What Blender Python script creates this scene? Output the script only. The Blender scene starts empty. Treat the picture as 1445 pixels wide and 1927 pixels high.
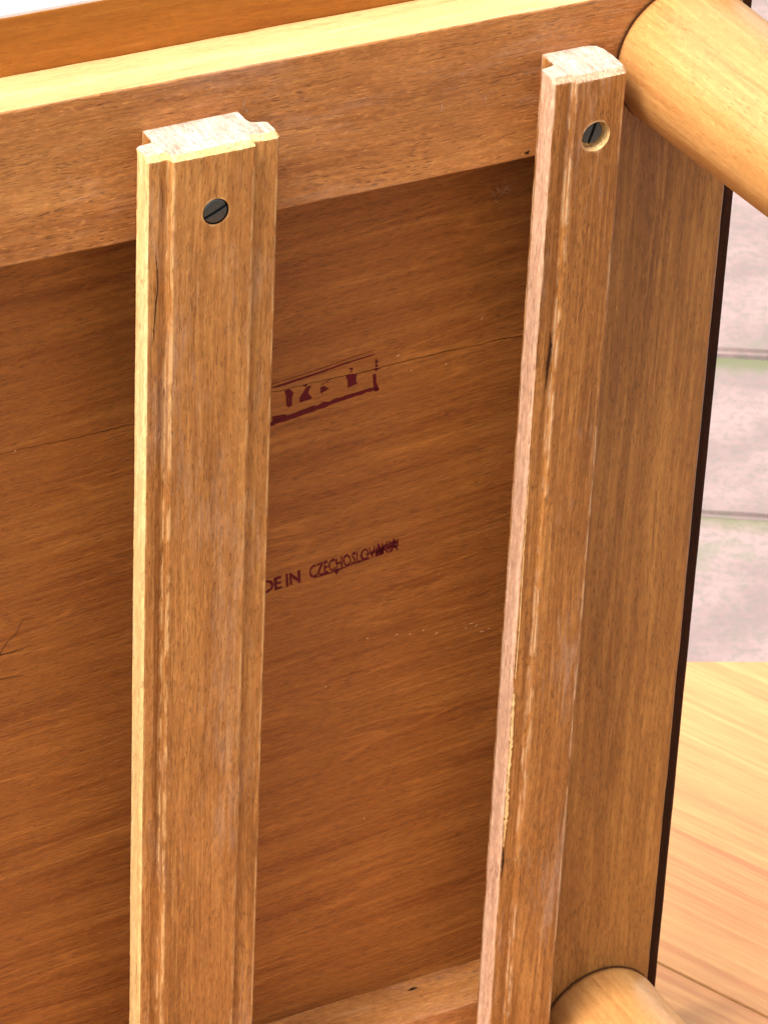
import bpy, bmesh, math, random
from mathutils import Vector, Matrix, noise as mnoise
scene = bpy.context.scene
COL = scene.collection

# ------------------------------------------------------------------ camera
LEAN = 0.0798936                      # the table leans this far onto its lower feet
TOP_Z = 0.45                          # height of the low table it stands on
R_tab = Matrix(((0.8833623, -0.4669045, 0.0408814),
                (-0.2183047, -0.4870657, -0.8456418),
                (0.4147459, 0.7380835, -0.5321829)))
R_w = R_tab @ Matrix.Rotation(LEAN, 3, 'X').transposed()
cam_data = bpy.data.cameras.new('camera')
cam = bpy.data.objects.new('camera', cam_data)
COL.objects.link(cam)
right, up, back = R_w[0], -R_w[1], -R_w[2]
m = Matrix((right, up, back)).transposed().to_4x4()
m.translation = Vector((-0.5103568, -1.2128773, 1.4852573))
cam.matrix_world = m
cam_data.sensor_fit = 'VERTICAL'
cam_data.sensor_height = 36.0
cam_data.lens = 140.11
cam_data.clip_start = 0.05
cam_data.clip_end = 300.0
cam_data.dof.use_dof = True
cam_data.dof.focus_distance = 1.45
cam_data.dof.aperture_fstop = 75.0
scene.camera = cam

# ------------------------------------------------------------------ sky and sun (bright, softly veiled day)
TO_SUN = Vector((-0.52, -0.17, 0.84)).normalized()
SUN_EL = math.asin(TO_SUN.z)
SUN_AZ = math.atan2(TO_SUN.x, TO_SUN.y)
world = bpy.data.worlds.new('World')
scene.world = world
world.use_nodes = True
wn = world.node_tree
wn.nodes.clear()
sky = wn.nodes.new('ShaderNodeTexSky')
sky.sky_type = 'NISHITA'
sky.sun_disc = False
sky.sun_elevation = SUN_EL
sky.sun_rotation = SUN_AZ
sky.air_density = 1.0
sky.dust_density = 4.0
sky.ozone_density = 1.0
hs = wn.nodes.new('ShaderNodeHueSaturation')
hs.inputs['Saturation'].default_value = 0.12
bg = wn.nodes.new('ShaderNodeBackground')
bg.inputs['Strength'].default_value = 0.098
wo = wn.nodes.new('ShaderNodeOutputWorld')
wn.links.new(sky.outputs[0], hs.inputs['Color'])
wn.links.new(hs.outputs[0], bg.inputs['Color'])
wn.links.new(bg.outputs[0], wo.inputs['Surface'])
sun_data = bpy.data.lights.new('sun', 'SUN')
sun_data.energy = 1.5
sun_data.angle = math.radians(28)
sun_data.color = (1.0, 0.95, 0.90)
sun = bpy.data.objects.new('sun', sun_data)
sun.rotation_euler = (-TO_SUN).to_track_quat('-Z', 'Y').to_euler()
sun.location = TO_SUN * 6
COL.objects.link(sun)
vs = scene.view_settings
vs.view_transform = 'Standard'
vs.look = 'None'
vs.exposure = 1.84
vs.gamma = 1.0
vs.use_curve_mapping = False

# ------------------------------------------------------------------ node helper
class NT:
    def __init__(self, name):
        self.m = bpy.data.materials.new(name)
        self.m.use_nodes = True
        self.t = self.m.node_tree
        self.t.nodes.clear()
        self.out = self.n('ShaderNodeOutputMaterial')
        self.b = self.n('ShaderNodeBsdfPrincipled')
        self.l(self.b.outputs[0], self.out.inputs['Surface'])
        self.tc = self.n('ShaderNodeTexCoord')
    def n(self, k):
        return self.t.nodes.new(k)
    def l(self, a, b):
        self.t.links.new(a, b)
    def put(self, sock, v):
        if hasattr(v, 'is_output') or isinstance(v, bpy.types.NodeSocket):
            self.l(v, sock)
        else:
            if isinstance(v, (tuple, list)) and len(v) == 3 and len(getattr(sock, 'default_value', (0, 0, 0))) == 4:
                v = (*v, 1)
            sock.default_value = v
    def math(self, op, a, b=0.0, clamp=False):
        x = self.n('ShaderNodeMath'); x.operation = op; x.use_clamp = clamp
        self.put(x.inputs[0], a); self.put(x.inputs[1], b)
        return x.outputs[0]
    def vec(self, op, a, b):
        x = self.n('ShaderNodeVectorMath'); x.operation = op
        self.put(x.inputs[0], a); self.put(x.inputs[1], b)
        return x.outputs[1] if op == 'DOT_PRODUCT' else x.outputs[0]
    def noise(self, v, detail=2.0, rough=0.5, dist=0.0):
        x = self.n('ShaderNodeTexNoise'); x.inputs['Scale'].default_value = 1.0
        x.inputs['Detail'].default_value = detail; x.inputs['Roughness'].default_value = rough
        x.inputs['Distortion'].default_value = dist
        self.l(v, x.inputs['Vector'])
        return x.outputs['Fac']
    def step(self, v, lo, hi):
        x = self.n('ShaderNodeMapRange'); x.interpolation_type = 'SMOOTHSTEP'
        self.put(x.inputs['Value'], v)
        x.inputs['From Min'].default_value = lo; x.inputs['From Max'].default_value = hi
        return x.outputs['Result']
    def mix(self, f, a, b, mode='MIX'):
        x = self.n('ShaderNodeMix'); x.data_type = 'RGBA'; x.blend_type = mode
        self.put(x.inputs['Factor'], f); self.put(x.inputs['A'], None or a) if False else None
        ia = [s for s in x.inputs if s.name == 'A' and s.type == 'RGBA'][0]
        ib = [s for s in x.inputs if s.name == 'B' and s.type == 'RGBA'][0]
        self.put(ia, a); self.put(ib, b)
        return [s for s in x.outputs if s.type == 'RGBA'][0]
    def bump(self, h, strength, dist):
        x = self.n('ShaderNodeBump')
        x.inputs['Strength'].default_value = strength; x.inputs['Distance'].default_value = dist
        self.l(h, x.inputs['Height'])
        return x.outputs['Normal']

def wood(name, dark, mid, light, grain='Z', seed=0.0, turn=0.0, fleck=0.5, streak=0.5, figure=0.0,
         blotch=0.4, rough=0.5, spec=0.3, bump=0.35, wear=None, wear_amt=0.0, grey=0.0, broad=(5, 60), coat=0.0, warp=0.006, mid_s=(32, 380), fine=(20, 750), crisp=0.11, grit=0.22, grit_s=(170, 620)):
    """Oiled or lacquered timber: tone drift, streaks, pore flecks, figure, stains and rubbed edges."""
    N = NT(name)
    mp = N.n('ShaderNodeMapping')
    mp.inputs['Location'].default_value = (seed * 0.37, seed * 0.53, seed * 0.71)
    mp.inputs['Rotation'].default_value = (0, turn, 0)
    N.l(N.tc.outputs['Object'], mp.inputs['Vector'])
    base = mp.outputs[0]
    ax = 'XYZ'.index(grain)
    def S(fu, fv, off=0.0):
        s = [fv] * 3; s[ax] = fu
        v = N.vec('MULTIPLY', base, tuple(s))
        return N.vec('ADD', v, (off, off * 1.7, off * 0.6)) if off else v
    # slow wander of the grain
    w = N.n('ShaderNodeTexNoise'); w.inputs['Scale'].default_value = 1.0
    w.inputs['Detail'].default_value = 1.0
    N.l(S(7, 18, 3.1), w.inputs['Vector'])
    wv = N.vec('MULTIPLY', N.vec('SUBTRACT', w.outputs['Color'], (0.5, 0.5, 0.5)), (warp,) * 3)
    base0 = base
    base = N.vec('ADD', base0, wv)
    t1 = N.noise(S(broad[0], broad[1]), 3.0, 0.55)
    t2 = N.noise(S(fine[0], fine[1], 1.3), 3.0, 0.6)
    t3 = N.noise(S(mid_s[0], mid_s[1], 2.2), 3.0, 0.65)
    fl = N.noise(S(230, 1500, 5.0), 1.0, 0.5)
    fmask = N.step(N.noise(S(28, 70, 14.0), 3.0, 0.65), 0.38, 0.66)
    fl2 = N.noise(S(330, 1100, 8.0), 1.0, 0.5)
    bl = N.noise(S(14, 22, 4.0), 3.0, 0.6)
    tone = N.math('ADD', N.math('MULTIPLY', t1, 0.55), N.math('MULTIPLY', t3, 0.45))
    c = N.mix(N.step(tone, 0.34, 0.52), dark, mid)
    c = N.mix(N.step(tone, 0.5, 0.68), c, light)
    c = N.mix(N.math('MULTIPLY', N.step(t2, 0.52, 0.52 + crisp), streak), c, N.mix(0.5, dark, mid))
    c = N.mix(N.math('MULTIPLY', N.step(t2, 0.46, 0.46 - crisp), streak * 0.7), c, light)
    if figure > 0:
        fg = N.noise(S(7, 75, 6.0), 2.0, 0.5, 0.15)
        ridge = N.math('SUBTRACT', 1.0, N.math('MULTIPLY', N.math('ABSOLUTE', N.math('SUBTRACT', fg, 0.5)), 34.0), clamp=True)
        ridge = N.math('MULTIPLY', ridge, N.step(N.noise(S(30, 40, 2.0), 2.0), 0.42, 0.62))
        c = N.mix(N.math('MULTIPLY', ridge, figure), c, tuple(min(1, v * 1.35) for v in light))
    drk = tuple(v * 0.42 for v in dark)
    c = N.mix(N.math('MULTIPLY', N.math('MULTIPLY', N.step(fl, 0.58, 0.72), fmask), fleck), c, drk)
    c = N.mix(N.math('MULTIPLY', N.step(fl2, 0.62, 0.70), fleck * 0.5), c, tuple(min(1, v * 1.3) for v in light))
    c = N.mix(N.math('MULTIPLY', N.step(bl, 0.5, 0.72), blotch), c, tuple(v * 0.75 for v in mid))
    if grey > 0:
        gr = N.math('ADD', N.math('MULTIPLY', N.noise(S(14, 40, 9.0), 3.0, 0.6), 0.6), N.math('MULTIPLY', N.noise(S(60, 700, 9.5), 3.0, 0.7), 0.4))
        c = N.mix(N.math('MULTIPLY', N.step(gr, 0.52, 0.66), grey), c, (0.47, 0.36, 0.29))
    gt = N.noise(S(grit_s[0], grit_s[1], 17.0), 2.0, 0.6)
    gt2 = N.noise(S(grit_s[0] * 2.2, grit_s[1] * 2.0, 21.0), 1.0, 0.5)
    gv = N.math('ADD', N.math('MULTIPLY', gt, 0.65), N.math('MULTIPLY', gt2, 0.35))
    gv = N.math('ADD', 1.0 - 5.0 * grit * 0.5, N.math('MULTIPLY', gv, 5.0 * grit))
    gc = N.n('ShaderNodeCombineXYZ')
    for k in range(3): N.l(gv, gc.inputs[k])
    c = N.mix(1.0, c, gc.outputs[0], 'MULTIPLY')
    wm = None
    if wear is not None:
        bv = N.n('ShaderNodeBevel'); bv.samples = 4; bv.inputs['Radius'].default_value = 0.0016
        ge = N.n('ShaderNodeNewGeometry')
        d = N.math('SUBTRACT', 1.0, N.vec('DOT_PRODUCT', bv.outputs[0], ge.outputs['Normal']))
        wn_ = N.noise(S(70, 300, 12.0), 3.0, 0.6)
        wm = N.math('MULTIPLY', N.step(d, 0.004, 0.06), N.step(wn_, 0.42, 0.58))
        c = N.mix(N.math('MULTIPLY', wm, wear_amt), c, wear)
    N.l(c, N.b.inputs['Base Color'])
    r = N.math('ADD', rough - 0.12, N.math('MULTIPLY', t3, 0.24))
    N.l(r, N.b.inputs['Roughness'])
    N.b.inputs['Specular IOR Level'].default_value = spec
    if coat:
        N.b.inputs['Coat Weight'].default_value = coat
        N.b.inputs['Coat Roughness'].default_value = 0.28
    h = N.math('ADD', N.math('MULTIPLY', t2, 0.8), N.math('MULTIPLY', N.step(fl, 0.58, 0.72), -0.6))
    h = N.math('ADD', h, N.math('MULTIPLY', t3, 0.5))
    N.l(N.bump(h, bump, 0.0004), N.b.inputs['Normal'])
    return N.m

M_panel = wood('panel_wood', (0.190, 0.051, 0.0088), (0.262, 0.083, 0.0148), (0.33, 0.117, 0.0228), 'X', 1, turn=0.06,
               fleck=0.45, streak=0.35, figure=0.45, blotch=0.3, rough=0.5, bump=0.8, mid_s=(14, 420), fine=(15, 820), warp=0.008, broad=(6, 100), grit=0.15)
M_rail = wood('rail_wood', (0.235, 0.077, 0.019), (0.345, 0.130, 0.034), (0.43, 0.184, 0.052), 'X', 2,
              fleck=0.75, streak=0.3, blotch=0.4, rough=0.5, wear=(0.52, 0.28, 0.15), wear_amt=0.6, grey=0.12, bump=0.7, mid_s=(40, 330), grit_s=(210, 560))
M_side = wood('side_rail_wood', (0.17, 0.060, 0.012), (0.275, 0.110, 0.024), (0.385, 0.170, 0.040), 'Z', 3,
              fleck=0.35, streak=0.8, blotch=0.2, rough=0.42, spec=0.4, bump=1.0, fine=(14, 560), mid_s=(16, 330), wear=(0.42, 0.19, 0.05), wear_amt=0.3, grit=0.16)
M_run = wood('runner_wood', (0.225, 0.080, 0.017), (0.345, 0.138, 0.034), (0.455, 0.208, 0.058), 'Z', 4,
             fleck=0.4, streak=0.7, blotch=0.5, rough=0.55, bump=0.9, wear=(0.66, 0.40, 0.17), wear_amt=0.9, grey=0.16, mid_s=(26, 330), grit=0.2)
M_run2 = wood('runner_dark_wood', (0.16, 0.054, 0.011), (0.265, 0.100, 0.022), (0.38, 0.163, 0.042), 'Z', 5,
              fleck=0.5, streak=0.8, blotch=0.5, rough=0.55, bump=0.9, wear=(0.60, 0.39, 0.22), wear_amt=0.9, grey=0.25, mid_s=(20, 330), grit=0.2)
M_raw_lit = wood('raw_lit_edge_wood', (0.52, 0.28, 0.095), (0.66, 0.41, 0.165), (0.76, 0.54, 0.26), 'Z', 6,  # bare cut wood, and light on the runners' left lips put into colour
             fleck=0.5, streak=0.5, blotch=0.45, rough=0.65, spec=0.2, bump=0.8)
M_raw2_lit = wood('raw_lit_edge_pink_wood', (0.38, 0.19, 0.105), (0.50, 0.285, 0.175), (0.61, 0.395, 0.265), 'Z', 7,  # pinker bare wood, also light painted on the narrow runner's left lip
              fleck=0.6, streak=0.6, blotch=0.5, rough=0.65, spec=0.2, bump=0.8)
M_end = wood('end_grain_wood', (0.32, 0.20, 0.14), (0.48, 0.34, 0.26), (0.60, 0.47, 0.38), 'Y', 8,
             fleck=0.5, streak=0.4, blotch=0.6, rough=0.7, spec=0.15, bump=0.9, broad=(50, 130), mid_s=(120, 420), grit_s=(500, 600))
M_leg = wood('leg_wood', (0.37, 0.150, 0.040), (0.455, 0.210, 0.062), (0.53, 0.275, 0.092), 'Y', 9,
             fleck=0.45, streak=0.45, blotch=0.25, rough=0.36, spec=0.5, bump=0.3, coat=0.35, broad=(3, 90), mid_s=(14, 420), warp=0.002, grit=0.12)
M_rim = wood('lacquered_edge_wood', (0.50, 0.27, 0.10), (0.60, 0.36, 0.15), (0.68, 0.45, 0.21), 'X', 13,
             fleck=0.3, streak=0.35, blotch=0.3, rough=0.36, spec=0.5, bump=0.2, coat=0.35, broad=(3, 90), warp=0.002, grit=0.12)
M_top = wood('lacquered_top_wood', (0.245, 0.070, 0.007), (0.31, 0.098, 0.010), (0.37, 0.13, 0.016), 'X', 10,
             fleck=0.25, streak=0.25, blotch=0.3, rough=0.45, spec=0.3, bump=0.2, grit=0.12)
M_pale = wood('pale_top_wood', (0.41, 0.155, 0.062), (0.49, 0.230, 0.086), (0.54, 0.290, 0.110), 'X', 11,
              fleck=0.0, streak=0.5, figure=0.0, blotch=0.2, rough=0.42, spec=0.4, bump=0.05, broad=(2, 75), warp=0.002, mid_s=(4, 300), fine=(5, 480),
              grit=0.10, grit_s=(40, 500))
M_palebase = wood('pale_leg_wood', (0.45, 0.25, 0.10), (0.55, 0.33, 0.14), (0.62, 0.4, 0.18), 'Z', 12, rough=0.45)

def plain(name, col, rough=0.6, metal=0.0, spec=0.3):
    N = NT(name)
    n = N.noise(N.vec('MULTIPLY', N.tc.outputs['Object'], (900,) * 3), 3.0, 0.6)
    N.l(N.mix(n, tuple(v * 0.7 for v in col), tuple(min(1, v * 1.3) for v in col)), N.b.inputs['Base Color'])
    N.b.inputs['Roughness'].default_value = rough
    N.b.inputs['Metallic'].default_value = metal
    N.b.inputs['Specular IOR Level'].default_value = spec
    N.l(N.bump(n, 0.2, 0.0002), N.b.inputs['Normal'])
    return N.m
M_screw = plain('blackened_steel', (0.085, 0.09, 0.088), 0.36, 0.9, 0.5)
M_dark = plain('dark_crack', (0.035, 0.014, 0.006), 0.8, 0, 0.1)
M_chip = plain('chipped_pale_wood', (0.62, 0.34, 0.17), 0.7, 0, 0.1)
M_dust = plain('white_dust', (0.40, 0.28, 0.22), 0.9, 0, 0.1)
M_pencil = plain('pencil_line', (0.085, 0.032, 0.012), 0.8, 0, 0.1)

def ink(name, lo, hi):
    N = NT(name)
    n = N.noise(N.vec('MULTIPLY', N.tc.outputs['Object'], (700, 700, 700)), 4.0, 0.65)
    N.b.inputs['Base Color'].default_value = (0.085, 0.0035, 0.008, 1)
    N.b.inputs['Roughness'].default_value = 0.6
    N.b.inputs['Specular IOR Level'].default_value = 0.15
    N.l(N.step(n, lo, hi), N.b.inputs['Alpha'])
    return N.m
M_ink = ink('stamp_ink', 0.25, 0.44)
M_ink_thin = ink('worn_stamp_ink', 0.32, 0.52)

# ------------------------------------------------------------------ mesh helpers (table dimensions in mm)
BASE = Vector((0, 24.7, -472.0))
def link(name, me, mats, parent=None):
    o = bpy.data.objects.new(name, me)
    COL.objects.link(o)
    for mt in (mats if isinstance(mats, (list, tuple)) else [mats]):
        me.materials.append(mt)
    if parent is not None:
        o.parent = parent
    return o
def tag(o, label, cat, group=None):
    o['label'] = label; o['category'] = cat
    if group: o['group'] = group
def tmesh(name, verts, faces, mats, parent, smooth=False, fm=None):
    me = bpy.data.meshes.new(name)
    me.from_pydata([((Vector(v) - BASE) / 1000)[:] for v in verts], [], faces)
    if fm:
        me.polygons.foreach_set('material_index', fm)
    bm = bmesh.new(); bm.from_mesh(me)
    bmesh.ops.recalc_face_normals(bm, faces=bm.faces); bm.to_mesh(me); bm.free()
    if smooth:
        me.polygons.foreach_set('use_smooth', [True] * len(me.polygons))
    return link(name, me, mats, parent)
def board(name, x0, x1, y0, y1, z0, z1, mat, parent, bev=1.2, seg=3, jit=0.25):
    """A sawn board with softened, slightly uneven arrises."""
    bm = bmesh.new()
    bmesh.ops.create_cube(bm, size=1)
    for v in bm.verts:
        v.co = Vector(((x0 + x1) / 2 + v.co.x * (x1 - x0), (y0 + y1) / 2 + v.co.y * (y1 - y0), (z0 + z1) / 2 + v.co.z * (z1 - z0)))
    dims = (x1 - x0, y1 - y0, z1 - z0)
    ax = dims.index(max(dims))
    lo = (x0, y0, z0)[ax]
    nseg = max(2, int(dims[ax] / 7))
    for k in range(1, nseg):
        no = [0, 0, 0]; no[ax] = 1
        co = [0, 0, 0]; co[ax] = lo + dims[ax] * k / nseg
        bmesh.ops.bisect_plane(bm, geom=bm.verts[:] + bm.edges[:] + bm.faces[:], plane_co=co, plane_no=no)
    es = [e for e in bm.edges if len(e.link_faces) == 2 and e.calc_face_angle(0) > 0.5]
    bmesh.ops.bevel(bm, geom=es, offset=bev, segments=seg, profile=0.5, affect='EDGES')
    for v in bm.verts:
        a = mnoise.noise_vector(v.co * 0.045 + Vector((seg, len(name), 0)))
        b = mnoise.noise_vector(v.co * 0.35)
        v.co += (a * 0.7 + b * 0.5) * jit
    me = bpy.data.meshes.new(name)
    for v in bm.verts: v.co = (v.co - BASE) / 1000
    bm.to_mesh(me); bm.free()
    me.polygons.foreach_set('use_smooth', [True] * len(me.polygons))
    o = link(name, me, mat, parent)
    es_mod = o.modifiers.new('n', 'WEIGHTED_NORMAL'); es_mod.keep_sharp = True
    return o

table = bpy.data.objects.new('side_table', None)
COL.objects.link(table)
table.location = (0, 0, TOP_Z)
table.rotation_euler = (LEAN, 0, 0)
tag(table, 'brown beech table turned on its edge showing underside, screwed runners and stout round legs', 'table')

# ------------------------------------------------------------------ ground of concrete slabs
def make_slab_mat():
    N = NT('paving_concrete')
    oi = N.n('ShaderNodeObjectInfo')
    off = N.vec('MULTIPLY', N.tc.outputs['Object'], (1, 1, 1))
    rnd = N.n('ShaderNodeCombineXYZ')
    for k in range(3): N.l(N.math('MULTIPLY', oi.outputs['Random'], 7.0 + 3 * k), rnd.inputs[k])
    v = N.vec('ADD', off, rnd.outputs[0])
    a = N.noise(N.vec('MULTIPLY', v, (9, 9, 9)), 5.0, 0.65)
    b = N.noise(N.vec('MULTIPLY', v, (130, 130, 130)), 5.0, 0.75)
    g = N.noise(N.vec('MULTIPLY', v, (16, 16, 16)), 5.0, 0.7)
    c = N.mix(N.step(a, 0.35, 0.65), (0.215, 0.150, 0.138), (0.31, 0.212, 0.196))
    c = N.mix(N.math('MULTIPLY', N.step(b, 0.46, 0.6), 0.6), c, (0.17, 0.15, 0.125))
    c = N.mix(N.math('MULTIPLY', N.step(g, 0.54, 0.66), 0.5), c, (0.17, 0.17, 0.11))
    sx = N.n('ShaderNodeSeparateXYZ'); N.l(N.tc.outputs['Generated'], sx.inputs[0])
    e = N.step(N.math('ADD', sx.outputs['Y'], N.math('MULTIPLY', g, 0.16)), 0.96, 1.06)
    c = N.mix(N.math('MULTIPLY', e, 0.75), c, (0.11, 0.125, 0.045))
    N.l(c, N.b.inputs['Base Color'])
    N.b.inputs['Roughness'].default_value = 0.9
    N.l(N.bump(N.math('ADD', a, b), 0.5, 0.002), N.b.inputs['Normal'])
    return N.m
M_slab = make_slab_mat()
Ng = NT('joint_soil')
gn = Ng.noise(Ng.vec('MULTIPLY', Ng.tc.outputs['Object'], (60,) * 3), 4.0, 0.7)
Ng.l(Ng.mix(Ng.step(gn, 0.35, 0.65), (0.06, 0.05, 0.035), (0.10, 0.13, 0.04)), Ng.b.inputs['Base Color'])
Ng.b.inputs['Roughness'].default_value = 0.95
me = bpy.data.meshes.new('ground')
me.from_pydata([(-40, -40, -0.012), (40, -40, -0.012), (40, 40, -0.012), (-40, 40, -0.012)], [], [(0, 1, 2, 3)])
ground = link('ground', me, Ng.m)
ground['kind'] = 'structure'
LEN, GAP = 0.590, 0.008
ANG = math.radians(-35.0)
u = Vector((math.cos(ANG), math.sin(ANG))); nrm = Vector((-u.y, u.x))
J0 = nrm.dot(Vector((1.0168, 1.1192)))          # one joint line lies here
def slab_mesh(row, seed):
    rs = random.Random(seed)
    bm = bmesh.new()
    bmesh.ops.create_cube(bm, size=1)
    for v in bm.verts:
        v.co = Vector((v.co.x * (LEN - GAP), v.co.y * (row - GAP), (v.co.z - 0.5) * 0.05))
        if v.co.z > -0.01: v.co += Vector((rs.uniform(-.002, .002), rs.uniform(-.0015, .0015), 0))
    bmesh.ops.bevel(bm, geom=[e for e in bm.edges if all(v.co.z > -0.01 for v in e.verts)], offset=0.004, segments=2, affect='EDGES')
    me = bpy.data.meshes.new('paving_stone'); bm.to_mesh(me); bm.free()
    me.materials.append(M_slab)
    return me
WIDE, SLIM = 0.440, 0.294                        # courses of two widths
slabs = {w: [slab_mesh(w, k) for k in range(4)] for w in (WIDE, SLIM)}
rs = random.Random(5)
courses, q = [], J0
for w in (SLIM, WIDE, SLIM, SLIM, WIDE, SLIM, WIDE): courses.append((q, w)); q += w
q = J0
for w in (SLIM, SLIM, WIDE, SLIM, SLIM, WIDE, SLIM, SLIM): q -= w; courses.append((q, w))
for r, (q, w) in enumerate(courses):
    for k in range(-3, 8):
        c = nrm * (q + w / 2) + u * ((k + (0.5 if r % 2 else 0.0)) * LEN - 0.62)
        o = bpy.data.objects.new('paving_stone', rs.choice(slabs[w]))
        COL.objects.link(o); o.parent = ground
        o.location = (c.x, c.y, rs.uniform(-0.0015, 0.0015))
        o.rotation_euler = (rs.uniform(-.003, .003), rs.uniform(-.003, .003), ANG)

# ------------------------------------------------------------------ low pale table under it
low = bpy.data.objects.new('low_table', None)
COL.objects.link(low)
A = Vector((0.4612, 0.2793)); eu = Vector((37.6, -19.7)).normalized(); ev = Vector((-eu.y, eu.x)) * -1.0
cx = A + eu * (-0.23) + ev * 0.51
low.location = (cx.x, cx.y, 0)
low.rotation_euler = (0, 0, math.atan2(eu.y, eu.x))
tag(low, 'pale honey wood table top with a thin dark seam, beneath the upturned table', 'table')
def to_low(p):
    d = Vector(p) - cx
    return Vector((d.dot(eu), d.dot(-ev)))
p1, p2 = to_low((0.3072, 0.0534)), to_low((0.3279, -0.0056))
sd = (p2 - p1).normalized(); sn = Vector((-sd.y, sd.x))
if sn.x < 0: sn = -sn
rect = [Vector((-0.49, -0.51)), Vector((0.49, -0.51)), Vector((0.49, 0.51)), Vector((-0.49, 0.51))]
def clip(poly, n, d, keep_less):
    out = []
    for i in range(len(poly)):
        a, b = poly[i], poly[(i + 1) % len(poly)]
        da, db = n.dot(a) - d, n.dot(b) - d
        if not keep_less: da, db = -da, -db
        if da <= 0: out.append(a)
        if da * db < 0: out.append(a + (b - a) * (da / (da - db)))
    return out
d0 = sn.dot(p1)
cuts = [d0 + k * 0.33 for k in range(-4, 5)]
for k in range(len(cuts) - 1):
    poly = clip(clip(rect, sn, cuts[k + 1] - 0.0008, True), sn, cuts[k] + 0.0008, False)
    if len(poly) < 3: continue
    bm = bmesh.new()
    cpt = sum(poly, Vector((0, 0))) / len(poly)
    ang = math.atan2(sd.y, sd.x)
    rot = Matrix.Rotation(-ang, 2)
    vb = [bm.verts.new((*(rot @ (q - cpt)), -0.02)) for q in poly]
    vt = [bm.verts.new((*(rot @ (q - cpt)), 0.0)) for q in poly]
    bm.faces.new(vt); bm.faces.new(vb[::-1])
    for i in range(len(poly)):
        j = (i + 1) % len(poly)
        bm.faces.new((vb[i], vb[j], vt[j], vt[i]))
    bmesh.ops.recalc_face_normals(bm, faces=bm.faces)
    bmesh.ops.bevel(bm, geom=[e for e in bm.edges if all(v.co.z > -0.001 for v in e.verts)], offset=0.0003, segments=2, affect='EDGES')
    me = bpy.data.meshes.new('top_board'); bm.to_mesh(me); bm.free()
    o = link('top_board', me, M_pale, low)
    o.location = (cpt.x, cpt.y, TOP_Z); o.rotation_euler = (0, 0, ang)
def low_box(name, x0, x1, y0, y1, z0, z1):
    bm = bmesh.new(); bmesh.ops.create_cube(bm, size=1)
    for v in bm.verts:
        v.co = Vector(((x0 + x1) / 2 + v.co.x * (x1 - x0), (y0 + y1) / 2 + v.co.y * (y1 - y0), (z0 + z1) / 2 + v.co.z * (z1 - z0)))
    bmesh.ops.bevel(bm, geom=bm.edges[:], offset=0.002, segments=2, affect='EDGES')
    me = bpy.data.meshes.new(name); bm.to_mesh(me); bm.free()
    return link(name, me, M_palebase, low)
for sx in (-1, 1):
    low_box('apron', sx * 0.40 - 0.011, sx * 0.40 + 0.011, -0.395, 0.395, TOP_Z - 0.09, TOP_Z - 0.0205)
    low_box('apron', -0.365, 0.365, sx * 0.42 - 0.011, sx * 0.42 + 0.011, TOP_Z - 0.09, TOP_Z - 0.0205)
    for sy in (-1, 1):
        low_box('leg', sx * 0.40 - 0.025, sx * 0.40 + 0.025, sy * 0.42 - 0.0249, sy * 0.42 + 0.0249, 0.0, TOP_Z - 0.021)

# ------------------------------------------------------------------ the upturned table
MX = -140.0                                     # mirror: x -> MX - x
ZT, DEP, OV, H = 58.8, 24.7, 22.2, 391.4
XB, XT = 248.4, 269.0
top = board('table_top', MX - XT, XT, DEP + 0.05, 44.7, -H - ZT - OV, ZT + OV, M_top, table, bev=1.5, jit=0.2)

M_edge_glare = plain('painted_edge_glare', (0.66, 0.55, 0.52), 0.35, 0, 0.5)  # skylight blown out on the upper edge, put into a pale colour
board('edge_band', MX - XT + 0.5, XT - 0.5, DEP + 0.3, 44.5, ZT + OV - 2, ZT + OV + 0.7, M_edge_glare, table, bev=0.5, jit=0.1)
# veneer sheets of the underside, meeting at a ragged split
def crack_z(x, side):
    z = -90.0 + 0.9 * mnoise.noise(Vector((x * 0.05, 3.3, 0))) + 0.5 * mnoise.noise(Vector((x * 0.35, 7.7, 0)))
    open_ = 0.20 + 0.28 * max(0.0, mnoise.noise(Vector((x * 0.06, 1.1, 0))) + 0.35)
    if 10 < x < 60 or x < 10: open_ *= 0.6
    return z + side * open_
def veneer(z_far, side, yfront):
    verts, faces = [], []
    xs = [MX - XB + 50 + k * 1.5 for k in range(int((2 * XB - MX - 100) / 1.5) + 1)]
    for x in xs:
        zc = crack_z(x, side)
        verts += [(x, DEP, zc), (x, yfront, zc), (x, yfront - 0.0, zc + side * 2.0), (x, yfront, z_far), (x, DEP, z_far)]
    n = 5
    lift = 0.0
    for i in range(len(xs) - 1):
        for k in range(n - 1):
            faces.append((i * n + k, i * n + k + 1, (i + 1) * n + k + 1, (i + 1) * n + k))
    if side > 0:
        for i, x in enumerate(xs):                # upper sheet curls up a little along the split
            cu = 0.45 * max(0.0, mnoise.noise(Vector((x * 0.03, 9.0, 0))) + 0.4)
            verts[i * n + 1] = (x, yfront - cu, verts[i * n + 1][2])
    return tmesh('veneer_sheet', verts, faces, M_panel, table)
veneer(0.5, 1, DEP - 0.55)
veneer(-H - 0.5, -1, DEP - 0.5)

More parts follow.
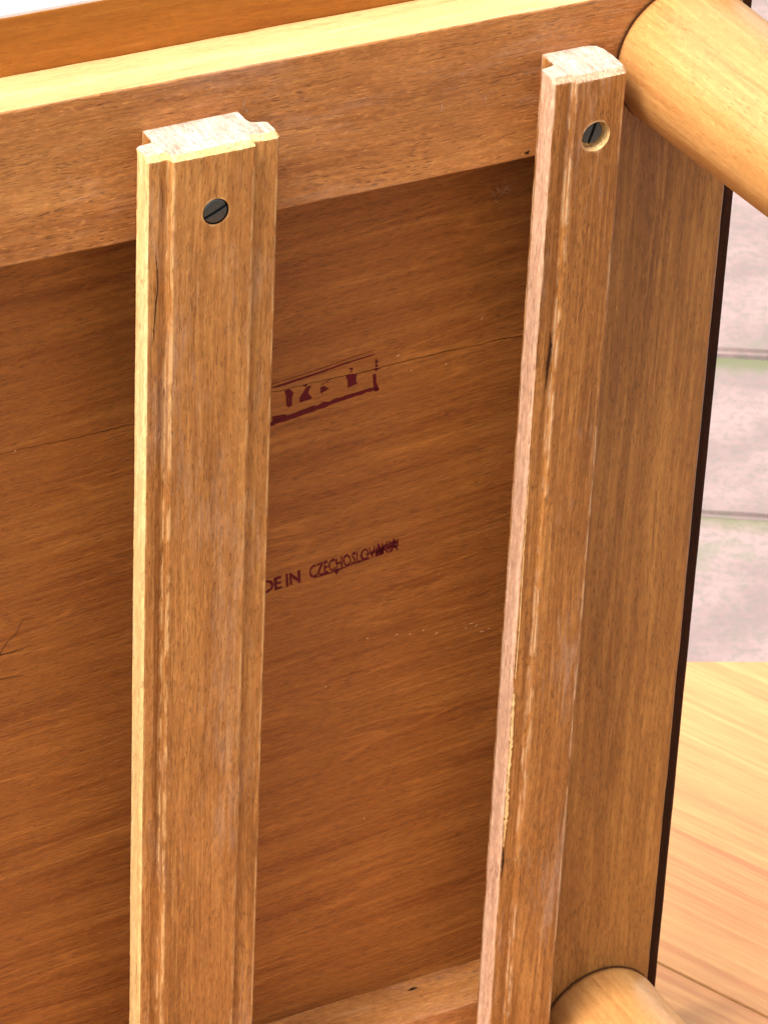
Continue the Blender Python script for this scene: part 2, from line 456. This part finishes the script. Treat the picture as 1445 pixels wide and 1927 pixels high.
def lacquer_faces(o, axis, sign):
    """The show face of a rail is lacquered pale like the legs."""
    o.data.materials.append(M_rim)
    for p in o.data.polygons:
        if p.normal[axis] * sign > 0.75: p.material_index = 1
lacquer_faces(board('cross_rail', MX - XB, XB, 0, DEP, 0, ZT, M_rail, table, bev=0.9, jit=0.35), 2, 1)
lacquer_faces(board('cross_rail', MX - 190.5, 190.5, 0, DEP, -H - ZT, -H, M_rail, table, bev=0.9, jit=0.35), 2, -1)
board('side_rail', 189.0, XB + 0.1, -0.35, DEP - 0.02, -H - ZT - 0.1, 33.0, M_side, table, bev=2.2, jit=0.25)
board('side_rail', MX - XB - 0.1, MX - 189.0, -0.35, DEP - 0.02, -H - ZT - 0.1, 33.0, M_side, table, bev=2.2, jit=0.25)
M_edge_shade = wood('painted_edge_shade', (0.018, 0.006, 0.003), (0.03, 0.009, 0.004), (0.05, 0.016, 0.006), 'Z', 14, rough=0.6, spec=0.08)  # rail's shade on the overhang, put into a near-black colour
board('edge_band', 252.5, XT + 0.3, DEP - 0.3, 45.0, -H - ZT - OV + 0.3, ZT + OV + 0.3, M_edge_shade, table, bev=0.8, jit=0.15)
board('edge_band', MX - XT - 0.3, MX - 252.5, DEP - 0.3, 45.0, -H - ZT - OV + 0.3, ZT + OV + 0.3, M_edge_shade, table, bev=0.8, jit=0.15)

# ---- runners: a moulded section swept along the table, ends chamfered by the saw
def runner(name, prof, pale, mats, ztop, zbot, seed, step=2.0, wob=0.10):
    """prof: (x, y) round the section; pale: indices of edges painted paler as if lit."""
    n = len(prof)
    zs = [zbot + (ztop - zbot) * k / int((ztop - zbot) / step) for k in range(int((ztop - zbot) / step) + 1)]
    verts, faces, fm = [], [], []
    for j, z in enumerate(zs):
        for i, (x, y) in enumerate(prof):
            q = Vector((x * 0.7 + seed * 17, y * 0.7, z * 0.22))
            d = mnoise.noise_vector(q) * wob + mnoise.noise_vector(Vector((x, y, z * 0.03 + seed))) * wob * 1.4
            zz = z
            if j == len(zs) - 1:
                zz += 0.35 * mnoise.noise(Vector((x * 0.3, y * 0.3, seed)))
            verts.append((x + d.x, y + d.y if y < -0.5 else y, zz))
    for j in range(len(zs) - 1):
        for i in range(n):
            k = (i + 1) % n
            faces.append((j * n + i, j * n + k, (j + 1) * n + k, (j + 1) * n + i))
            fm.append(1 if i in pale else 0)
    # chamfered end: the front arris is dubbed off
    L = len(verts)
    ymin = min(y for _, y in prof)
    for i, (x, y) in enumerate(prof):
        fr = max(0.0, min(1.0, (-y - 9.0) / 8.0))
        verts.append((x * 0.985 + 0.015 * prof[0][0] * 1.0 + 0.3 * mnoise.noise(Vector((x, y, 3))),
                      y + 2.0 * fr * (1 + 0.35 * mnoise.noise(Vector((x * .25, 0, seed)))),
                      ztop + 1.9 + 0.4 * mnoise.noise(Vector((x * 0.2, y * 0.2, seed + 5)))))
    jl = (len(zs) - 1) * n
    for i in range(n):
        k = (i + 1) % n
        faces.append((jl + i, jl + k, L + k, L + i)); fm.append(1 if prof[i][1] < -9 or prof[k][1] < -9 else 0)
    faces.append(tuple(L + i for i in range(n))); fm.append(2)
    faces.append(tuple(i for i in reversed(range(n)))); fm.append(2)
    return tmesh(name, verts, faces, mats, table, fm=fm)

T_prof = [(7.5, 0.0), (7.5, -7.0), (6.9, -8.8), (5.2, -10.0), (2.0, -10.4), (0.7, -10.9), (0.0, -12.0),
          (0.0, -18.9), (0.9, -19.8), (4.5, -20.0), (7.0, -19.4), (8.0, -19.5), (8.4, -22.1), (9.1, -22.6), (15, -22.7),
          (24, -22.7), (33, -22.7), (38.7, -22.6), (39.5, -22.2), (39.9, -19.2), (40.9, -19.1), (44, -19.9), (49.2, -19.8),
          (50.0, -18.9), (50.0, -12.0), (49.3, -10.9), (48.0, -10.4), (46.2, -10.0), (44.6, -8.6), (44.0, -7.0), (44.0, 0.0)]
T_pale = {4, 5, 6, 7}  # left lip only: light from the left painted as paler wood
def shift(prof, f): return [(f(x), y) for x, y in prof]
centre_runner = runner('runner', T_prof, T_pale, [M_run, M_raw_lit, M_end], 40.0, -H - 41, 1)
runner('runner', shift(T_prof, lambda x: MX - x), {23, 24}, [M_run, M_raw_lit, M_end], 40.0, -H - 41, 2, step=8)
X0 = 157.6
L_prof = [(6.6, 0.0), (6.6, -7.0), (6.0, -9.0), (4.2, -10.2), (1.2, -10.5), (0.4, -11.0), (0.0, -12.0),
          (0.0, -18.8), (0.8, -19.9), (4.0, -20.1), (6.8, -19.7), (7.7, -19.8), (8.1, -21.5), (9.0, -21.8),
          (15, -21.8), (22, -21.8), (28.4, -21.6), (29.5, -20.6), (29.8, -18.0), (29.8, -10.0), (29.8, -4.5),
          (28.6, -1.8), (26.5, -0.4), (24.0, 0.0)]
L_prof = shift(L_prof, lambda x: x + X0)
L_pale = {3, 4, 5, 6, 7}
edge_runner = runner('runner', L_prof, L_pale, [M_run2, M_raw2_lit, M_end], 39.0, -H - 40, 3)
runner('runner', shift(L_prof, lambda x: MX - x), set(), [M_run2, M_raw2_lit, M_end], 39.0, -H - 40, 4, step=8)
edge_runner['label'] = 'narrow half-width runner with chipped pale edge'

# ---- screw holes and slotted screws
def cyl_mesh(r0, r1, y0, y1, cx_, cz_, seg=40):
    verts, faces = [], []
    for y, r in ((y0, r0), (y1, r1)):
        for k in range(seg):
            a = 2 * math.pi * k / seg
            verts.append((cx_ + r * math.cos(a), y, cz_ + r * math.sin(a)))
    for k in range(seg):
        j = (k + 1) % seg
        faces.append((k, j, seg + j, seg + k))
    faces.append(tuple(range(seg))); faces.append(tuple(range(2 * seg - 1, seg - 1, -1)))
    return verts, faces
def cut(obj_, verts, faces, mat):
    c = tmesh('cutter', verts, faces, mat, obj_.parent)
    md = obj_.modifiers.new('cut', 'BOOLEAN'); md.operation = 'DIFFERENCE'; md.solver = 'EXACT'; md.object = c
    try: md.material_mode = 'TRANSFER'
    except Exception: pass
    bpy.context.view_layer.update()
    dg = bpy.context.evaluated_depsgraph_get()
    new = bpy.data.meshes.new_from_object(obj_.evaluated_get(dg), preserve_all_data_layers=True, depsgraph=dg)
    obj_.modifiers.remove(md)
    old = obj_.data; obj_.data = new
    bpy.data.objects.remove(c)
def screw(x, z, y_face, r, slot_deg, parent):
    s = bpy.data.objects.new('x', None)
    v, f = [], []
    seg = 48
    rings = [(r * 0.80, y_face + 3.0), (r, y_face + 0.6), (r * 0.985, y_face + 0.25), (r * 0.90, y_face), (r * 0.55, y_face - 0.12), (0.02, y_face - 0.15)]
    for rr, yy in rings:
        for k in range(seg):
            a = 2 * math.pi * k / seg
            v.append((x + rr * math.cos(a), yy, z + rr * math.sin(a)))
    for q in range(len(rings) - 1):
        for k in range(seg):
            j = (k + 1) % seg
            f.append((q * seg + k, q * seg + j, (q + 1) * seg + j, (q + 1) * seg + k))
    f.append(tuple(range(seg))); f.append(tuple(range((len(rings) - 1) * seg, len(rings) * seg)))
    o = tmesh('screw', v, f, M_screw, table)
    bpy.data.objects.remove(s)
    a = math.radians(slot_deg)
    dx, dz = math.cos(a), math.sin(a)
    w, l = 0.62, r * 1.3
    vb = []
    for yy in (y_face + 1.1, y_face - 2.0):
        for su, sv in ((-1, -1), (1, -1), (1, 1), (-1, 1)):
            vb.append((x + su * l * dx - sv * w * dz, yy, z + su * l * dz + sv * w * dx))
    fb = [(0, 1, 2, 3), (7, 6, 5, 4), (0, 4, 5, 1), (1, 5, 6, 2), (2, 6, 7, 3), (3, 7, 4, 0)]
    cut(o, vb, fb, M_screw)
    return o
v, f = cyl_mesh(4.9, 4.95, -17.5, -25.0, 24.7, 18.2); cut(centre_runner, v, f, M_dark)
screw(24.7, 18.2, -22.6, 4.6, 24, table)
v, f = cyl_mesh(5.6, 5.9, -17.0, -25.0, 175.6, 16.2); cut(edge_runner, v, f, M_raw_lit)
screw(174.9, 16.9, -20.0, 4.5, 72, table)
for xx in (24.7, 175.2, MX - 24.7, MX - 175.2):
    if xx > 0: continue
    screw(xx, 17.5, -22.75, 4.5, 40 + xx, table)

# ---- legs
def leg(cx_, cz_):
    rings = [(20.0, -0.02), (26.4, -0.05), (27.4, -1.2), (28.0, -3.6)]
    for k in range(1, 13):
        t = k / 12
        rings.append((28.0 - 6.3 * t ** 1.15, -3.6 - (350 - 8) * t))
    rings += [(20.9, -348.5), (19.0, -350.0), (0.05, -350.0)]
    seg = 72
    v, f = [], []
    for rr, yy in rings:
        for k in range(seg):
            a = 2 * math.pi * k / seg
            v.append((cx_ + rr * math.cos(a), yy, cz_ + rr * math.sin(a)))
    for q in range(len(rings) - 1):
        for k in range(seg):
            j = (k + 1) % seg
            f.append((q * seg + k, q * seg + j, (q + 1) * seg + j, (q + 1) * seg + k))
    f.append(tuple(range(seg))); f.append(tuple(range((len(rings) - 1) * seg, len(rings) * seg)))
    return tmesh('leg', v, f, M_leg, table, smooth=True)
for lx in (223.0, MX - 223.0):
    for lz in (30.5, -H - 30.5):
        leg(lx, lz)
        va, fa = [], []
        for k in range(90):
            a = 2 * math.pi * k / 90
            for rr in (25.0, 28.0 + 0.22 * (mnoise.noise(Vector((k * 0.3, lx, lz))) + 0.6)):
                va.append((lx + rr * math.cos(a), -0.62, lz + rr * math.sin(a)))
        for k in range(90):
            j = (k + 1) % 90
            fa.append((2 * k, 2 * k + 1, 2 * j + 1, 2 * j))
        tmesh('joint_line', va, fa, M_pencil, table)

# ---- ink stamps on the underside
YI = DEP - 0.62
def flat(name, polys, mat, y=YI):
    v, f = [], []
    for pl in polys:
        s = len(v)
        v += [(x, y, z) for x, z in pl]
        f.append(tuple(range(s, s + len(pl))))
    return tmesh(name, v, f, mat, table)
def ribbon(pts, widths, seed=0, rag=0.3, sub=6):
    """A ragged painted or scratched line as a strip of quads."""
    P, Wd = [], []
    for i in range(len(pts) - 1):
        for k in range(sub):
            t = k / sub
            P.append(Vector(pts[i]).lerp(Vector(pts[i + 1]), t)); Wd.append(widths[i] * (1 - t) + widths[i + 1] * t)
    P.append(Vector(pts[-1])); Wd.append(widths[-1])
    out, L_, R_ = [], [], []
    for i, q in enumerate(P):
        d = (P[min(i + 1, len(P) - 1)] - P[max(i - 1, 0)]).normalized(); nn = Vector((-d.y, d.x))
        a = mnoise.noise(Vector((i * 0.9, seed, 1))) * rag; b = mnoise.noise(Vector((i * 0.9, seed, 9))) * rag
        L_.append(q + nn * Wd[i] * (0.5 + a)); R_.append(q - nn * Wd[i] * (0.5 + b))
    return [[tuple(L_[i]), tuple(L_[i + 1]), tuple(R_[i + 1]), tuple(R_[i])] for i in range(len(P) - 1)]
border = []
border += ribbon([(32, -92.5), (73.1, -88.1), (92.2, -86.1), (101.8, -84.8), (115.2, -83.65)], [0.9, 0.95, 0.8, 0.7, 0.45], 1)
border += ribbon([(40, -107.0), (73.5, -103.4), (87, -101.6), (101.5, -99.8), (114.4, -98.6), (117.4, -99.4)], [1.8, 1.8, 2.5, 1.8, 1.5, 1.3], 2)
border += ribbon([(115.3, -92.3), (115.6, -96.0), (116.7, -99.8)], [1.3, 1.4, 1.9], 3)
flat('stamp_border', border, M_ink)
thin = ribbon([(60, -88.2), (74.0, -86.3), (89.8, -84.9), (103.7, -83.0), (114.9, -81.7)], [0.2, 0.25, 0.3, 0.25, 0.2], 4)
thin += ribbon([(115.6, -85.5), (116.2, -88.0), (116.0, -91.0)], [0.5, 1.4, 1.2], 5)
thin += ribbon([(114.6, -90.0), (117.9, -90.4)], [0.5, 0.5], 6)
flat('stamp_border', thin, M_ink_thin)
def rough_poly(pl, seed, amp=0.22):
    out = []
    for i in range(len(pl)):
        a, b = Vector(pl[i]), Vector(pl[(i + 1) % len(pl)])
        for k in range(4):
            q = a.lerp(b, k / 4)
            d = mnoise.noise_vector(Vector((q.x * 1.7, q.y * 1.7, seed))) * amp
            out.append((q.x + d.x, q.y + d.y))
    return out
glyphs = [
    [(77.7, -90.4), (79.7, -90.1), (81.5, -92.2), (81.0, -94.5), (81.1, -97.8), (79.7, -98.1), (78.8, -97.3), (78.5, -93.1)],
    [(86.6, -91.2), (88.8, -90.8), (87.7, -93.6), (89.4, -96.7), (86.3, -97.0), (84.1, -97.1), (84.2, -94.9), (85.3, -93.5)],
    [(103.2, -90.7), (105.1, -88.3), (107.8, -90.6), (107.5, -93.4), (108.4, -94.8), (104.2, -95.5), (104.1, -92.6)],
    [(73.0, -100.5), (78.4, -100.7), (79.4, -101.7), (75.3, -102.6), (73.0, -102.8)]]
for i, gph in enumerate(glyphs):
    flat('stamp_character', [rough_poly(gph, i)], M_ink)
for i, gph in enumerate(([(92.6, -92.6), (94.2, -92.3), (96.5, -94.1), (93.0, -95.5)], [(84.4, -89.7), (87.6, -89.7), (86.6, -91.0)],
                         [(92.6, -91.4), (97.8, -89.9), (94.0, -91.6)], [(104.0, -86.9), (106.2, -87.4), (105.8, -88.6)])):
    flat('stamp_character', [rough_poly(gph, i + 7, 0.15)], M_ink_thin)

def lettering(text, x, z, ang, width, height, mat, heavy, name='stamp_lettering'):
    cu = bpy.data.curves.new('t', 'FONT'); cu.body = text; cu.size = 1.0; cu.offset = heavy
    cu.resolution_u = 2; cu.space_character = 0.95
    to = bpy.data.objects.new('t', cu); COL.objects.link(to)
    bpy.context.view_layer.update()
    dg = bpy.context.evaluated_depsgraph_get()
    me = bpy.data.meshes.new_from_object(to.evaluated_get(dg), depsgraph=dg)
    bpy.data.objects.remove(to)
    xs = [q.co.x for q in me.vertices]; ys = [q.co.y for q in me.vertices]
    kx, ky = width / (max(xs) - min(xs)), height / (max(ys) - min(ys))
    ca, sa = math.cos(ang), math.sin(ang)
    for q in me.vertices:
        a = (q.co.x - min(xs)) * kx; b = (q.co.y - min(ys)) * ky
        px_, pz_ = x + a * ca - b * sa, z + a * sa + b * ca
        d = mnoise.noise_vector(Vector((px_ * 1.1, pz_ * 1.1, 2.0))) * 0.45
        q.co = (Vector((px_ + d.x, YI, pz_ + d.y)) - BASE) / 1000
    return link(name, me, mat, table)
ANGT = math.radians(4.6)
lettering('MADE IN', 62.0, -179.6, ANGT, 25.4, 5.8, M_ink, 0.03)
lettering('CZECHOSLOVAKIA', 91.2, -177.1, ANGT, 38.2, 5.7, M_ink, 0.014)
flat('stamp_smudge', ribbon([(93, -177.2), (101, -176.6), (108, -175.6), (117, -174.6)], [0.5, 0.9, 0.5, 0.7], 11), M_ink_thin)
flat('stamp_smudge', ribbon([(115, -172.6), (120, -172.0), (125, -171.3), (129.3, -170.6)], [0.6, 1.6, 2.6, 3.4], 12), M_ink_thin)
flat('stamp_smudge', [rough_poly([(101.5, -176.4), (104.2, -176.0), (102.8, -178.6)], 3, 0.2)], M_ink)
flat('stamp_smudge', [rough_poly([(119.5, -172.6), (122.5, -171.2), (123.2, -174.0), (119.8, -174.8)], 4, 0.3)], M_ink)

# ---- scratches, splits and flecks
pen = ribbon([(-52, -186), (-36.9, -175.6), (-33.8, -171.0), (-30.4, -168.4), (-27.8, -163.2), (-22.7, -163.4)], [0.5, 0.35, 0.3, 0.3, 0.2, 0.1], 21)
pen += ribbon([(-60, -178.5), (-36.9, -176.3), (-31.6, -176.4), (-24.1, -175.4)], [0.6, 0.55, 0.4, 0.1], 22)
pen += ribbon([(-60, -187.0), (-36.9, -187.2), (-32.7, -187.5), (-27.4, -188.0)], [0.5, 0.5, 0.35, 0.08], 23)
flat('scratch', pen, M_pencil)
rs = random.Random(3)
fl = []
for (x, z, l) in ((117.6, -212.1, .8), (130.6, -213.9, 1.2), (136.6, -215.4, 1.2), (142.5, -215.2, 1.0), (148.6, -218.2, 1.6), (161.8, -219.4, 1.2),
                  (164.2, -218.0, 2.2), (166.5, -219.6, 1.5), (169.3, -223.2, 2.2), (172.4, -222.8, 1.8), (160.4, -78.7, 1.6), (125.1, -86.6, 1.8), (-29.7, -89.4, 3.0),
                  (131, -94.5, 1.0), (146, -95.2, 1.2), (100, -230, .8), (120, -300, .8)):
    a = rs.uniform(-0.2, 0.9)
    fl += ribbon([(x - l * math.cos(a) / 2, z - l * math.sin(a) / 2), (x, z + 0.15), (x + l * math.cos(a) / 2, z + l * math.sin(a) / 2)], [0.15, 0.5, 0.12], x, 0.5, 3)
flat('chipped_fleck', fl, M_chip)['kind'] = 'stuff'
wh = []
for k in range(9):
    x, z = 161 + rs.uniform(-2, 8), -28 + rs.uniform(-7, 6)
    wh += ribbon([(x, z), (x + rs.uniform(-2.5, 2.5), z + rs.uniform(-3, 3)), (x + rs.uniform(-3, 3), z + rs.uniform(-4, 4))], [0.06, 0.13, 0.05], k, 0.4, 3)
flat('cobweb_trace', wh, M_dust)['kind'] = 'stuff'
rf = []
for (x, z, l, a) in ((45.5, 44.5, 3.5, 1.2), (46.5, 42.0, 2.2, 1.9), (123.9, 28.3, 4.0, 1.5), (141.6, 28.0, 2.5, 1.7), (156.7, 24.0, 1.2, .4), (62, 20, 2, 1.1), (70, 34, 1.5, .3), (-20, 30, 2, .9), (132, 40, 1.6, 1.4)):
    rf += ribbon([(x - l * math.cos(a) / 2, z - l * math.sin(a) / 2), (x + .2, z), (x + l * math.cos(a) / 2, z + l * math.sin(a) / 2)], [0.1, 0.3, 0.1], x, 0.6, 3)
flat('scuff', rf, M_dust, y=-0.42)['kind'] = 'stuff'
flat('scratch', [rough_poly([(158.9, 2.6), (161.6, 3.6), (160.8, 2.0)], 1, .2)], M_dark, y=-0.42)

# ---- splits and chips along the runners
flat('split', ribbon([(3.3, 5.0), (3.9, 0.0), (4.3, -8.0), (3.6, -16.0), (3.0, -25.0), (2.6, -31.0)], [0.15, 0.4, 0.45, 0.5, 0.4, 0.1], 31, 0.5), M_dark, y=-20.45)
flat('split', ribbon([(5.2, 34.0), (5.8, 25.0), (5.4, 17.0)], [0.1, 0.25, 0.1], 32, 0.5), M_dark, y=-20.45)
flat('split', ribbon([(163.3, -62.0), (163.8, -68.0), (163.2, -76.0), (163.0, -86.0)], [0.2, 1.1, 1.2, 0.2], 33, 0.4), M_dark, y=-20.6)
flat('split', ribbon([(158.9, -296.0), (159.2, -303.0), (158.8, -312.0)], [0.2, 1.0, 0.2], 34, 0.4), M_dark, y=-20.4)
chips = ribbon([(158.6, -120.0), (158.5, -150.0), (159.0, -190.0), (158.8, -215.0)], [0.2, 0.5, 0.4, 0.3], 35, 0.9, 22)
chips += ribbon([(158.7, -222.0), (159.0, -245.0), (158.8, -262.0), (159.2, -280.0), (158.8, -296.0)], [0.9, 1.4, 1.1, 1.5, 0.3], 36, 0.7, 14)
flat('chipped_arris', chips, M_raw_lit, y=-20.42)['kind'] = 'stuff'
tmesh('scratch', [(140.5, 17.6, -H + 0.45), (143.6, 18.8, -H + 0.45), (146.0, 18.0, -H + 0.45), (143.0, 17.2, -H + 0.45)], [(0, 1, 2, 3)], M_dark, table)
